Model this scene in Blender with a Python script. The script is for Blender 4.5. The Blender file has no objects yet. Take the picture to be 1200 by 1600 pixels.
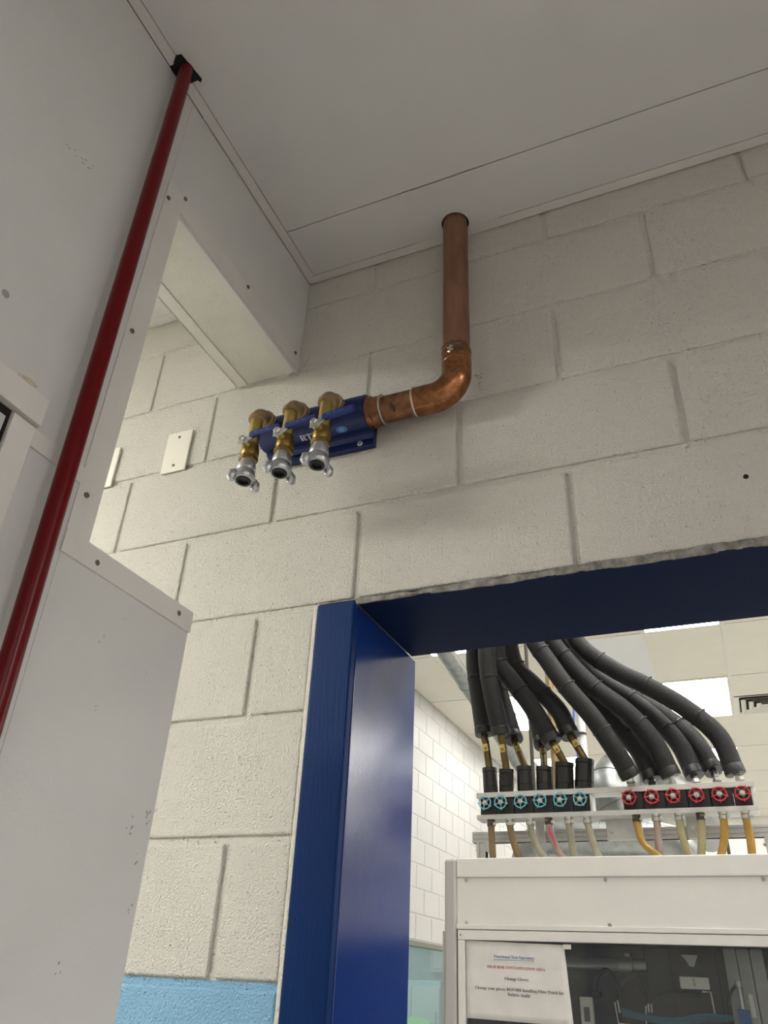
import bpy, bmesh, math, random
from mathutils import Vector, Matrix
random.seed(7)
R_ = math.radians
scene = bpy.context.scene
COL = scene.collection
FLOOR = -2.134      # heights are measured from the door head (z = 0)

# ---------------------------------------------------------------- camera
cam_d = bpy.data.cameras.new('camera')
cam = bpy.data.objects.new('camera', cam_d)
COL.objects.link(cam)
cam_d.sensor_fit = 'HORIZONTAL'
cam_d.sensor_width = 36.0
cam_d.lens = 36.0 * 1212.27 / 1200.0
cam_d.clip_start = 0.02
rt = Vector((0.9201, 0.3895, 0.0416)); fw = Vector((-0.3528, 0.7756, 0.5234))
fw.normalize(); rt = (rt - fw * rt.dot(fw)).normalized(); up = rt.cross(fw)
M = Matrix((( rt.x, up.x, -fw.x, 0.5803), (rt.y, up.y, -fw.y, -1.1655), (rt.z, up.z, -fw.z, -0.6060), (0, 0, 0, 1)))
cam.matrix_world = M
scene.camera = cam

# ---------------------------------------------------------------- world, exposure
w = bpy.data.worlds.new('world'); scene.world = w; w.use_nodes = True
w.node_tree.nodes['Background'].inputs[0].default_value = (0.9, 0.95, 1.0, 1)
w.node_tree.nodes['Background'].inputs[1].default_value = 0.05
vs = scene.view_settings
vs.view_transform = 'Standard'; vs.look = 'None'; vs.gamma = 1.0; vs.exposure = 0.0
vs.use_curve_mapping = False

# lamp brightness (radiance of the fluorescent diffusers)
L_FAR, L_MAIN, L_LEFT = 14.0, 24.0, 64.0

# ---------------------------------------------------------------- materials
MATS = {}
def mat(name, col, rough=0.5, metal=0.0, bump=0.0, bscale=150.0, var=0.0, vscale=6.0, vcol=None,
        pits=0.0, spec=0.5, emit=0.0, coat=0.0, aniso=None, bdist=0.002):
    m = bpy.data.materials.new(name); m.use_nodes = True
    nt = m.node_tree; N = nt.nodes; Lk = nt.links
    b = N['Principled BSDF']
    c = (*col, 1.0)
    b.inputs['Base Color'].default_value = c
    b.inputs['Roughness'].default_value = rough
    b.inputs['Metallic'].default_value = metal
    b.inputs['Specular IOR Level'].default_value = spec
    b.inputs['Coat Weight'].default_value = coat
    if emit:
        b.inputs['Emission Color'].default_value = c
        b.inputs['Emission Strength'].default_value = emit
    geo = N.new('ShaderNodeNewGeometry')
    src = geo.outputs['Position']
    if aniso:
        mp = N.new('ShaderNodeMapping'); mp.inputs['Scale'].default_value = aniso
        Lk.new(src, mp.inputs['Vector']); src = mp.outputs['Vector']
    if var:
        n = N.new('ShaderNodeTexNoise'); n.inputs['Scale'].default_value = vscale
        n.inputs['Detail'].default_value = 5; n.inputs['Roughness'].default_value = 0.6
        Lk.new(src, n.inputs['Vector'])
        r = N.new('ShaderNodeValToRGB')
        r.color_ramp.elements[0].position = 0.35; r.color_ramp.elements[1].position = 0.65
        v2 = vcol if vcol else tuple(x * (1 - var) for x in col)
        r.color_ramp.elements[0].color = (*v2, 1); r.color_ramp.elements[1].color = c
        Lk.new(n.outputs['Fac'], r.inputs['Fac'])
        Lk.new(r.outputs['Color'], b.inputs['Base Color'])
    if bump:
        n = N.new('ShaderNodeTexNoise'); n.inputs['Scale'].default_value = bscale
        n.inputs['Detail'].default_value = 4; n.inputs['Roughness'].default_value = 0.55
        Lk.new(src, n.inputs['Vector'])
        h = n.outputs['Fac']
        if pits:
            n2 = N.new('ShaderNodeTexNoise'); n2.inputs['Scale'].default_value = bscale * 0.50
            n2.inputs['Detail'].default_value = 3
            Lk.new(src, n2.inputs['Vector'])
            rp = N.new('ShaderNodeMapRange'); rp.inputs[1].default_value = 0.27; rp.inputs[2].default_value = 0.34
            rp.inputs[3].default_value = -pits; rp.inputs[4].default_value = 0.0
            Lk.new(n2.outputs['Fac'], rp.inputs[0])
            ad = N.new('ShaderNodeMath'); ad.operation = 'ADD'
            Lk.new(h, ad.inputs[0]); Lk.new(rp.outputs[0], ad.inputs[1]); h = ad.outputs[0]
        bp = N.new('ShaderNodeBump'); bp.inputs['Strength'].default_value = bump
        bp.inputs['Distance'].default_value = bdist
        Lk.new(h, bp.inputs['Height']); Lk.new(bp.outputs['Normal'], b.inputs['Normal'])
    MATS[name] = m
    return m

mat('block_cream', (0.72, 0.695, 0.625), 0.40, bump=1.0, bscale=290, pits=1.1, var=0.05, vscale=4, bdist=0.0058)
mat('block_blue', (0.20, 0.42, 0.62), 0.35, bump=1.0, bscale=260, pits=0.9, var=0.08, vscale=5, bdist=0.0040)
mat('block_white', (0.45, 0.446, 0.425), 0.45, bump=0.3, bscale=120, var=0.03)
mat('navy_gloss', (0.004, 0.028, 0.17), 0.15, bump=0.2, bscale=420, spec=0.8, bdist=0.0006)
mat('navy_shaded', (0.0012, 0.009, 0.042), 0.55, bump=0.2, bscale=200, spec=0.08)  # frame paint made darker and duller for the shade under the head
mat('navy_brushed', (0.001, 0.023, 0.115), 0.5, bump=0.25, bscale=60, spec=0.15, aniso=(6, 6, 0.35), bdist=0.002)
mat('frp_white', (0.625, 0.62, 0.60), 0.42, bump=0.30, bscale=260, var=0.05, vscale=3, bdist=0.0015)
mat('frp_pebble', (0.70, 0.67, 0.60), 0.45, bump=0.9, bscale=330, var=0.10, vscale=9, bdist=0.002)
mat('ceiling_white', (0.64, 0.62, 0.60), 0.5, var=0.05, vscale=2.5)
mat('trim_white', (0.68, 0.65, 0.61), 0.4, var=0.06, vscale=8)
mat('red_paint', (0.115, 0.0004, 0.003), 0.30, bump=0.12, bscale=70, spec=0.22)
mat('copper', (0.36, 0.17, 0.09), 0.38, 0.85, bump=0.06, bscale=40, var=0.5, vscale=48, vcol=(0.15, 0.062, 0.032))
mat('copper_dull', (0.35, 0.175, 0.11), 0.48, 0.7, var=0.4, vscale=26, vcol=(0.21, 0.11, 0.07), aniso=(1, 1, .25))
mat('copper_shiny', (0.46, 0.20, 0.09), 0.26, 0.95, var=0.5, vscale=55, vcol=(0.21, 0.09, 0.035))
mat('solder', (0.62, 0.58, 0.53), 0.3, 0.9)
mat('burn', (0.035, 0.018, 0.010), 0.6)
mat('flux_stain', (0.07, 0.08, 0.06), 0.7)
mat('brass_tube', (0.17, 0.12, 0.045), 0.35, 0.8, var=0.4, vscale=30)
mat('brass', (0.62, 0.49, 0.17), 0.28, 0.95, var=0.25, vscale=50)
mat('brass_dark', (0.36, 0.235, 0.07), 0.38, 0.9, var=0.35, vscale=40)
mat('bronze', (0.40, 0.29, 0.165), 0.45, 0.75, var=0.3, vscale=45, bump=0.2, bscale=200)
mat('zinc', (0.60, 0.62, 0.64), 0.33, 0.9, var=0.2, vscale=60, bump=0.2, bscale=150)
mat('steel', (0.55, 0.55, 0.53), 0.3, 1.0)
mat('screw_grey', (0.16, 0.155, 0.145), 0.45, 0.6)
mat('rubber_black', (0.012, 0.012, 0.012), 0.6)
mat('blue_anodized', (0.0015, 0.011, 0.085), 0.36, 0.2, spec=0.6)
mat('blue_lever', (0.010, 0.022, 0.15), 0.42)
mat('emblem_blue', (0.03, 0.16, 0.42), 0.4)
mat('print_white', (0.62, 0.64, 0.68), 0.5)
mat('plate_white', (0.80, 0.77, 0.68), 0.35)
mat('gap_shade', (0.006, 0.006, 0.005), 0.9)  # near-black colour that stands in for shade inside gaps and holes
mat('caulk', (0.36, 0.345, 0.31), 0.7, bump=0.8, bscale=90, var=0.4, vscale=38, vcol=(0.09, 0.085, 0.075))
mat('stain_ochre', (0.45, 0.36, 0.20), 0.7, var=0.4, vscale=120, vcol=(0.62, 0.58, 0.5))
mat('stain_wall', (0.42, 0.36, 0.24), 0.7)
mat('scuff', (0.30, 0.29, 0.27), 0.7)
mat('floor_grey', (0.55, 0.54, 0.51), 0.5, var=0.08)
mat('floor_pale', (0.68, 0.67, 0.64), 0.5, var=0.06)
mat('room_white', (0.70, 0.68, 0.64), 0.6, var=0.04)
mat('tile_cream', (0.66, 0.635, 0.55), 0.8, bump=0.2, bscale=90, var=0.03)
mat('tile_grey', (0.62, 0.63, 0.63), 0.5)
mat('tbar', (0.62, 0.60, 0.54), 0.5)
mat('diffuser_far', (1.0, 0.985, 0.95), 0.5, emit=L_FAR)
mat('diffuser_main', (1.0, 0.97, 0.965), 0.5, emit=L_MAIN)
mat('diffuser_left', (1.0, 0.98, 0.90), 0.5, emit=L_LEFT)
mat('cabinet_white', (0.83, 0.815, 0.785), 0.4, var=0.05, vscale=5)
mat('cabinet_grey', (0.50, 0.495, 0.48), 0.42, var=0.06, vscale=4)
mat('alu', (0.58, 0.585, 0.58), 0.38, 0.7, var=0.12, vscale=30)
mat('alu_bar', (0.62, 0.62, 0.60), 0.45, 0.4, var=0.12, vscale=25)
mat('foam_black', (0.020, 0.020, 0.021), 0.55, bump=0.9, bscale=420, bdist=0.003, spec=0.3, var=0.3, vscale=300)
mat('tape_black', (0.012, 0.012, 0.013), 0.45, bump=0.3, bscale=60)
mat('valve_black', (0.010, 0.010, 0.011), 0.35)
mat('wheel_teal', (0.16, 0.46, 0.54), 0.4)
mat('wheel_red', (0.52, 0.012, 0.03), 0.35)
mat('galvanised', (0.30, 0.315, 0.305), 0.40, 0.85, var=0.3, vscale=22)
mat('pvc_white', (0.75, 0.76, 0.76), 0.4)
mat('cable_blue', (0.05, 0.12, 0.45), 0.5)
mat('rod_dark', (0.07, 0.06, 0.05), 0.5, 0.6)
mat('machine_dark', (0.028, 0.030, 0.033), 0.6, var=0.3, vscale=9)
mat('machine_mid', (0.14, 0.14, 0.145), 0.45, 0.4, var=0.3, vscale=14)
mat('stainless', (0.50, 0.49, 0.47), 0.35, 0.8, var=0.2, vscale=12)
mat('actuator_blue', (0.01, 0.10, 0.36), 0.4)
mat('air_tube_blue', (0.01, 0.12, 0.20), 0.35)
mat('paper', (0.82, 0.80, 0.78), 0.7, var=0.07, vscale=16)
mat('ink_black', (0.015, 0.014, 0.014), 0.8)
mat('ink_red', (0.48, 0.02, 0.05), 0.8)
mat('ink_blue', (0.02, 0.13, 0.40), 0.8)
mat('teal_room', (0.40, 0.55, 0.60), 0.6, var=0.1)
mat('green_bag', (0.20, 0.42, 0.15), 0.6)
mat('window_gasket', (0.13, 0.13, 0.10), 0.5)
tube_tints = {'amber': (0.52, 0.31, 0.06), 'brown': (0.30, 0.20, 0.10), 'milky': (0.50, 0.47, 0.36), 'pink': (0.52, 0.40, 0.33), 'straw': (0.50, 0.44, 0.24)}
for k, c in tube_tints.items():
    m = mat('tube_' + k, tuple(0.75*q for q in c), 0.25, var=0.25, vscale=14)
    m.node_tree.nodes['Principled BSDF'].inputs['Subsurface Weight'].default_value = 0.15
    m.node_tree.nodes['Principled BSDF'].inputs['Subsurface Radius'].default_value = (0.01, 0.008, 0.004)
mat('dye_red', (0.50, 0.05, 0.12), 0.4)

def glass(name, tint, clear, rough=0.05):
    m = bpy.data.materials.new(name); m.use_nodes = True
    nt = m.node_tree; N = nt.nodes; N.clear()
    o = N.new('ShaderNodeOutputMaterial'); t = N.new('ShaderNodeBsdfTransparent'); g = N.new('ShaderNodeBsdfGlossy')
    d = N.new('ShaderNodeBsdfDiffuse'); mx = N.new('ShaderNodeMixShader'); mx2 = N.new('ShaderNodeMixShader'); f = N.new('ShaderNodeFresnel')
    t.inputs[0].default_value = (*tint, 1); d.inputs[0].default_value = (*tint, 1); g.inputs['Roughness'].default_value = rough
    f.inputs['IOR'].default_value = 1.45
    mx2.inputs[0].default_value = clear
    nt.links.new(d.outputs[0], mx2.inputs[1]); nt.links.new(t.outputs[0], mx2.inputs[2])
    ge = N.new('ShaderNodeNewGeometry'); iv = N.new('ShaderNodeMath'); iv.operation = 'SUBTRACT'; iv.inputs[0].default_value = 1.0
    ml = N.new('ShaderNodeMath'); ml.operation = 'MULTIPLY'      # the pane mirrors at its front face only
    nt.links.new(ge.outputs['Backfacing'], iv.inputs[1]); nt.links.new(f.outputs[0], ml.inputs[0]); nt.links.new(iv.outputs[0], ml.inputs[1])
    nt.links.new(ml.outputs[0], mx.inputs[0]); nt.links.new(mx2.outputs[0], mx.inputs[1]); nt.links.new(g.outputs[0], mx.inputs[2])
    nt.links.new(mx.outputs[0], o.inputs[0])
    MATS[name] = m
glass('acrylic', (0.88, 0.90, 0.90), 0.97)
glass('teal_glass', (0.72, 0.90, 0.90), 0.93)

# ---------------------------------------------------------------- builders
ORG = {}
def origin(o): return ORG.get(o.name, Vector((0, 0, 0)))

def frame_for(d):
    d = d.normalized()
    a = Vector((0, 0, 1)) if abs(d.z) < 0.9 else Vector((1, 0, 0))
    u = a.cross(d).normalized()
    return u, d.cross(u)

def spline(pts, n=8):
    P = [Vector(p) for p in pts]
    if len(P) < 3: return P
    P = [P[0] * 2 - P[1]] + P + [P[-1] * 2 - P[-2]]
    out = []
    for i in range(1, len(P) - 2):
        for k in range(n):
            t = k / n
            p0, p1, p2, p3 = P[i-1], P[i], P[i+1], P[i+2]
            out.append(0.5 * ((2*p1) + (p2-p0)*t + (2*p0-5*p1+4*p2-p3)*t*t + (3*p1-p0-3*p2+p3)*t**3))
    out.append(P[-2])
    return out

class MB:
    def __init__(s): s.v = []; s.f = []
    def quadgrid(s, rings, closed=True, cap0=True, cap1=True):
        n = len(rings[0]); base = len(s.v)
        for r in rings: s.v.extend(r)
        for i in range(len(rings) - 1):
            for j in range(n if closed else n - 1):
                a = base + i*n + j; b = base + i*n + (j+1) % n
                s.f.append((a, b, b + n, a + n))
        if closed and cap0: s.f.append(tuple(base + j for j in reversed(range(n))))
        if closed and cap1: s.f.append(tuple(base + (len(rings)-1)*n + j for j in range(n)))
        return s
    def box(s, a, b):
        x0, y0, z0 = [min(p, q) for p, q in zip(a, b)]; x1, y1, z1 = [max(p, q) for p, q in zip(a, b)]
        k = len(s.v)
        s.v += [Vector(p) for p in ((x0,y0,z0),(x1,y0,z0),(x1,y1,z0),(x0,y1,z0),(x0,y0,z1),(x1,y0,z1),(x1,y1,z1),(x0,y1,z1))]
        s.f += [tuple(k+i for i in q) for q in ((0,3,2,1),(4,5,6,7),(0,1,5,4),(1,2,6,5),(2,3,7,6),(3,0,4,7))]
        return s
    def tube(s, pts, r, n=14, cap=True):
        P = [Vector(p) for p in pts]
        rr = r if isinstance(r, (list, tuple)) else [r] * len(P)
        d0 = (P[1] - P[0]).normalized(); u, v = frame_for(d0)
        rings = []
        for i, p in enumerate(P):
            d = (P[min(i+1, len(P)-1)] - P[max(i-1, 0)])
            if d.length < 1e-9: d = d0
            d.normalize()
            u = (u - d * u.dot(d)).normalized(); v = d.cross(u)
            rings.append([p + (u*math.cos(2*math.pi*k/n) + v*math.sin(2*math.pi*k/n)) * rr[i] for k in range(n)])
        return s.quadgrid(rings, True, cap, cap)
    def lathe(s, o, d, prof, n=20, cap=True):
        o = Vector(o); d = Vector(d).normalized(); u, v = frame_for(d)
        rings = [[o + d*t + (u*math.cos(2*math.pi*k/n) + v*math.sin(2*math.pi*k/n))*r for k in range(n)] for t, r in prof]
        return s.quadgrid(rings, True, cap, cap)
    def prism(s, poly, d):
        d = Vector(d); A = [Vector(p) for p in poly]
        return s.quadgrid([A, [p + d for p in A]], True)
    def torus(s, c, d, R, r, n=24, m=8):
        c = Vector(c); u, v = frame_for(Vector(d)); d = Vector(d).normalized()
        k0 = len(s.v)
        for i in range(n):
            a = 2*math.pi*i/n; e = u*math.cos(a) + v*math.sin(a)
            for j in range(m):
                b = 2*math.pi*j/m
                s.v.append(c + e*(R + r*math.cos(b)) + d*(r*math.sin(b)))
        for i in range(n):
            for j in range(m):
                s.f.append((k0+i*m+j, k0+((i+1)%n)*m+j, k0+((i+1)%n)*m+(j+1)%m, k0+i*m+(j+1)%m))
        return s
    def sphere(s, c, r, n=12, sc=(1, 1, 1)):
        c = Vector(c)
        prof = []
        rings = []
        for i in range(1, n):
            a = math.pi * i / n
            rings.append([c + Vector((math.sin(a)*math.cos(2*math.pi*k/n)*sc[0], math.sin(a)*math.sin(2*math.pi*k/n)*sc[1], -math.cos(a)*sc[2]))*r for k in range(n)])
        return s.quadgrid(rings)
    def mesh(s, name, m, org, bevel=0.0, seg=2, smooth=True, angle=35):
        me = bpy.data.meshes.new(name)
        me.from_pydata([tuple(p - org) for p in s.v], [], s.f)
        bm = bmesh.new(); bm.from_mesh(me)
        bmesh.ops.recalc_face_normals(bm, faces=bm.faces)
        if bevel:
            ed = [e for e in bm.edges if len(e.link_faces) == 2 and e.calc_face_angle(0) > R_(40)]
            bmesh.ops.bevel(bm, geom=ed, offset=bevel, segments=seg, affect='EDGES', profile=0.5)
        bm.to_mesh(me); bm.free()
        if smooth:
            me.polygons.foreach_set('use_smooth', [True]*len(me.polygons))
            me.set_sharp_from_angle(angle=R_(angle))
        me.materials.append(MATS[m])
        return me
    def build(s, name, m, parent=None, bevel=0.0, seg=2, smooth=True, angle=35, **tags):
        org = origin(parent) if parent else Vector((0, 0, 0))
        loc = Vector((0, 0, 0))
        if parent is None:                       # a thing of one mesh: its origin at its base
            lo = [min(p[i] for p in s.v) for i in range(3)]; hi = [max(p[i] for p in s.v) for i in range(3)]
            loc = Vector(((lo[0]+hi[0])/2, (lo[1]+hi[1])/2, lo[2])); org = loc
        o = bpy.data.objects.new(name, s.mesh(name, m, org, bevel, seg, smooth, angle))
        COL.objects.link(o); o.location = loc
        if bevel:
            wn = o.modifiers.new('weighted_normals', 'WEIGHTED_NORMAL'); wn.keep_sharp = True; wn.weight = 100
        if parent: o.parent = parent
        ORG[o.name] = Vector(org)
        for k, v in tags.items(): o[k] = v
        return o

def thing(name, loc, label, category, group=None):
    o = bpy.data.objects.new(name, None); COL.objects.link(o)
    o.location = loc; o.empty_display_size = 0.05
    o['label'] = label; o['category'] = category
    if group: o['group'] = group
    ORG[o.name] = Vector(loc)
    return o
def box(name, a, b, m, parent=None, bevel=0.0, **t): return MB().box(a, b).build(name, m, parent, bevel, **t)
def struct(name, a, b, m, label=None): 
    o = box(name, a, b, m); o['kind'] = 'structure'
    if label: o['label'] = label
    return o
def screw(c, d, r, parent, m='screw_grey', name='screw'):
    c = Vector(c); d = Vector(d).normalized()
    return MB().lathe(c, d, [(-0.001, r), (0.0012, r), (0.0022, r*0.7), (0.0022, r*0.35), (0.0012, r*0.3)], 12).build(name, m, parent)

TEXTS = str.maketrans({**{chr(65+i): chr(0x1D400+i) for i in range(26)}, **{chr(97+i): chr(0x1D41A+i) for i in range(26)}})
def lettering(name, body, width, place, m, parent, serif=True, thick=0.0003):
    """flat printed words, mesh letters laid on a sheet or casting; place(u, v, h) maps sheet coordinates to the world"""
    cu = bpy.data.curves.new(name, 'FONT'); cu.body = body.translate(TEXTS) if serif else body
    cu.align_x = 'CENTER'; cu.size = 1.0; cu.resolution_u = 2
    to = bpy.data.objects.new(name, cu); COL.objects.link(to)
    dg = bpy.context.evaluated_depsgraph_get(); dg.update()
    me = bpy.data.meshes.new_from_object(to.evaluated_get(dg))
    COL.objects.unlink(to); bpy.data.objects.remove(to); bpy.data.curves.remove(cu)
    xs = [v.co.x for v in me.vertices]; w0 = max(xs) - min(xs); cx = (max(xs) + min(xs)) / 2
    k = width / w0; org = origin(parent)
    for v in me.vertices: v.co = place((v.co.x - cx) * k, v.co.y * k, thick) - org
    me.materials.clear(); me.materials.append(MATS[m])
    o = bpy.data.objects.new(name, me); COL.objects.link(o); o.parent = parent; ORG[o.name] = org
    return o

# ================================================================ THE SETTING
H = 0.2032; CEIL = 0.903
XP0, XP1 = -0.355, -0.186           # the panelled partition
fl = struct('floor', (-3.4, -8.2, FLOOR-0.1), (5.2, 0.0, FLOOR), 'floor_grey')
ff = struct('floor_beyond', (-3.4, 0.0, FLOOR-0.1), (8.2, 13.2, FLOOR), 'floor_pale')

# ---- the painted block wall with the doorway
JOIN = 0.0085; DEEP = 0.0048
DX0, DX1 = -0.076, 1.90             # wall opening taken up by the steel frame
wb = MB()
wb.box((-3.4, DEEP, FLOOR), (DX0, 0.30, 1.05)); wb.box((DX0, DEEP, 0.004), (DX1, 0.278, 1.05)); wb.box((DX1, DEEP, FLOOR), (5.2, 0.30, 2.1)); wb.box((-3.4, 0.02, 1.05), (DX1, 0.30, 2.1))
wall_back = wb.build('wall_back', 'block_cream', None, smooth=False, kind='structure', label='cream painted concrete block wall above and beside the blue doorway')
BLK = {}
def block_mesh(wd, ht, m, key='b'):
    k = (round(wd, 3), round(ht, 3), m, key)
    if k not in BLK:
        mb = MB().box((-wd/2, 0, -ht/2), (wd/2, 0.03, ht/2))
        BLK[k] = mb.mesh('block', m, Vector((0, 0, 0)), bevel=0.0042, seg=3, angle=8)
    return BLK[k]
def put_block(x0, x1, z0, z1, m, parent, rot=None, at=None):
    jn = 0.0120 if z0 < 0.3 else 0.0095
    me = block_mesh(x1-x0-jn, z1-z0-jn, m)
    o = bpy.data.objects.new('block', me); COL.objects.link(o); o.parent = parent
    if at is None:
        o.location = Vector(((x0+x1)/2, random.uniform(-0.0005, 0.0005) + (0.0 if z0 < 0.3 else 0.0005), (z0+z1)/2)) - origin(parent)
    else:
        o.location = at - origin(parent)
    if rot: o.rotation_euler = rot
    return o
for k in range(-10, 5):
    z0, z1 = k*H, (k+1)*H
    z1 = min(z1, 0.915)
    off = 0.0 if k % 2 == 0 else H
    i = -6
    while True:
        x0 = off + i*2*H; x1 = x0 + 2*H; i += 1
        if x0 > 2.3: break
        if x1 < -1.7: continue
        m = 'block_blue' if k <= -4 else 'block_cream'
        if k < 0:
            if x0 >= DX0 - 0.004 and x1 <= DX1: continue
            if x0 < DX0 < x1: x1 = DX0 - 0.002
            if x0 < DX1 < x1: x0 = DX1
        if x1 - x0 < 0.05: continue
        put_block(x0, x1, z0, z1, m, wall_back)
# painted joints below the blue line
box('blue_band', (-1.8, DEEP-0.0006, FLOOR), (DX0-0.001, DEEP+0.01, -3*H+0.004), 'block_blue', wall_back, label='light blue painted lower band of the block wall')
# black disc painted for the shade in a drilled hole, and stain on the wall
MB().lathe((0.685, -0.0012, 0.119), (0, 1, 0), [(0, 0.0042), (0.001, 0.0042)], 12).build('drill_hole_shade', 'gap_shade', wall_back)

for q in range(16):
    sx = 0.250 + random.gauss(0, 0.005); sz = 0.450 + random.uniform(-0.03, 0.03); sr = random.uniform(0.0008, 0.0022)
    MB().prism([Vector((sx + sr*math.cos(a)*random.uniform(.5, 1), -0.0009, sz + 1.6*sr*math.sin(a)*random.uniform(.5, 1))) for a in [2*math.pi*e/8 for e in range(8)]], (0, 0.0004, 0)).build('wall_stain', 'stain_wall', wall_back, smooth=False)
# ---- steel door frame, painted navy
door = thing('door_1', (0.0, 0.15, FLOOR), 'navy blue painted steel door frame set in the block wall', 'door frame')
door['kind'] = 'structure'
del door['category']
box('casing', (-0.074, -0.007, FLOOR), (0.003, 0.012, -0.002), 'navy_brushed', door, 0.004)
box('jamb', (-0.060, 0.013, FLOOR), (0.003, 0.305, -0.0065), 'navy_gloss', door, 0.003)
box('head', (0.0032, 0.001, -0.0060), (1.86, 0.279, 0.0035), 'navy_shaded', door, 0.001)
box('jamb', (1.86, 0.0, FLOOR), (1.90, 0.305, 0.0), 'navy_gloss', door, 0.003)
# ragged caulk along the head and beside the casing
cb = MB(); n = 220; rows = []
def wob(x, f, p): return math.sin(x*f + p) + 0.6*math.sin(x*f*2.7 + 1.3*p) + 0.4*math.sin(x*f*6.1 + 2.1*p)
for i in range(n + 1):
    x = 0.002 + i * (1.15 / n)
    top = 0.0012 + 0.0065*min(1, x/0.8) + 0.0015*wob(x, 31, 1) + 0.0006*random.random()
    bot = -0.0068 - 0.0010*wob(x, 23, 2) - 0.0006*random.random()
    prd = 0.0016 + 0.0009*wob(x, 41, 3)
    rows.append([Vector((x, 0.0004, bot)), Vector((x, -max(prd, 0.0004), bot*0.35 + top*0.1)), Vector((x, -max(prd*0.4, 0.0003) - 0.0006*random.random(), top)), Vector((x, 0.004, top)), Vector((x, 0.004, bot))])
cb.quadgrid(rows)
cb.build('caulk_bead', 'caulk', door, angle=60, label='ragged grey caulk along the top of the door head')
cb = MB(); rows = []
for i in range(60):
    z = -0.002 - i*0.02; q = 0.0015*random.random()
    rows.append([Vector((-0.083-q, -0.0005, z)), Vector((-0.079, -0.004-q, z)), Vector((-0.0735, -0.006, z)), Vector((-0.0735, 0.006, z)), Vector((-0.083, 0.006, z))])
cb.quadgrid(rows); cb.build('caulk_bead', 'block_cream', door, angle=60)

# ---- the panelled partition on the left with its L-shaped opening
YO, YL, ZL, ZB = -0.468, -0.221, -0.095, 0.613
pw = MB()
pw.box((XP0+0.003, -8.0, FLOOR), (XP1-0.004, YO-0.002, CEIL)); pw.box((XP0+0.003, YO-0.002, FLOOR), (XP1-0.004, YL-0.002, ZL-0.002)); pw.box((XP0+0.003, YO-0.002, ZB+0.006), (XP1-0.004, 0.0, 0.96))
wall_left = pw.build('wall_left', 'room_white', None, smooth=False, kind='structure', label='white panelled partition with a stepped opening beside the block wall')
box('panel', (XP1-0.004, -1.9, -0.018), (XP1, -0.5095, CEIL-0.001), 'frp_white', wall_left, 0.0008, label='tall white wall panel left of the red pipe')
box('panel', (XP1-0.004, -1.9, FLOOR), (XP1, -0.5095, -0.022), 'frp_white', wall_left, 0.0008)
box('panel', (XP1-0.004, -0.5092, FLOOR), (XP1, YL, -0.098), 'frp_white', wall_left, 0.0008, label='grey-white low panel ending short of the block wall')
box('panel', (XP1-0.004, -0.5092, 0.60), (XP1, -0.001, CEIL-0.001), 'frp_white', wall_left, 0.0008, label='header panel over the opening')
box('panel', (XP1-0.004, -8.0, FLOOR), (XP1, -1.9005, CEIL-0.001), 'frp_white', wall_left, 0.0008)
box('soffit_panel', (XP0+0.028, YO, ZB+0.003), (XP1-0.032, -0.001, ZB+0.007), 'frp_pebble', wall_left, 0.0, label='pebbled panel under the header')
TP = XP1 + 0.0022
box('corner_strip', (XP1-0.036, YO, ZB), (XP1-0.0005, -0.001, ZB+0.004), 'trim_white', wall_left, 0.0008)
box('corner_strip', (XP0, YO, ZB), (XP0+0.030, -0.001, ZB+0.004), 'trim_white', wall_left, 0.0008)
box('corner_strip', (XP0, YO, ZB), (XP0+0.003, -0.001, ZB+0.04), 'trim_white', wall_left, 0.0008)
box('corner_strip', (XP1-0.002, -0.512, ZB), (TP-0.0004, -0.001, ZB+0.041), 'trim_white', wall_left, 0.0009)
box('corner_strip', (XP1-0.002, -0.512, -0.098), (TP, YO, 0.628), 'trim_white', wall_left, 0.0009)
box('corner_strip', (XP1-0.002, -0.512, -0.130), (TP+0.0014, YL+0.001, ZL), 'trim_white', wall_left, 0.0009)
box('corner_strip', (XP0, -0.512, ZL-0.003), (TP, YL+0.001, ZL), 'trim_white', wall_left, 0.0009)
box('corner_strip', (XP0, YO-0.003, -0.098), (XP1, YO, 0.628), 'trim_white', wall_left, 0.0009)
for (y, z) in ((-0.505, 0.607), (-0.466, 0.653), (-0.239, 0.649), (-0.029, 0.646), (-0.500, 0.278), (-0.496, -0.034), (-0.446, -0.116), (-0.256, -0.111)):
    screw((TP+0.0010, y, z), (1, 0, 0), 0.0042, wall_left)
MB().lathe((XP1+0.0004, -0.712, 0.149), (1, 0, 0), [(0, 0.006), (0.0012, 0.005)], 12).build('bolt_hole', 'scuff', wall_left)
# battens round the hatch at the left edge
box('batten', (XP1, -1.40, 0.004), (XP1+0.012, -0.606, 0.047), 'trim_white', wall_left, 0.0015)
box('batten', (XP1, -0.646, -1.2), (XP1+0.008, -0.609, 0.000), 'trim_white', wall_left, 0.0015)
box('batten', (XP1, -0.6085, -0.024), (XP1+0.003, -0.512, 0.003), 'trim_white', wall_left, 0.001)
box('hatch_gap_shade', (XP1, -1.35, -1.2), (XP1+0.001, -0.646, 0.003), 'gap_shade', wall_left)  # flat black sheet standing in for the shade in the gap
box('hatch_panel', (XP1+0.001, -1.35, -1.2), (XP1+0.005, -0.6535, -0.012), 'cabinet_grey', wall_left, 0.001)
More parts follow.
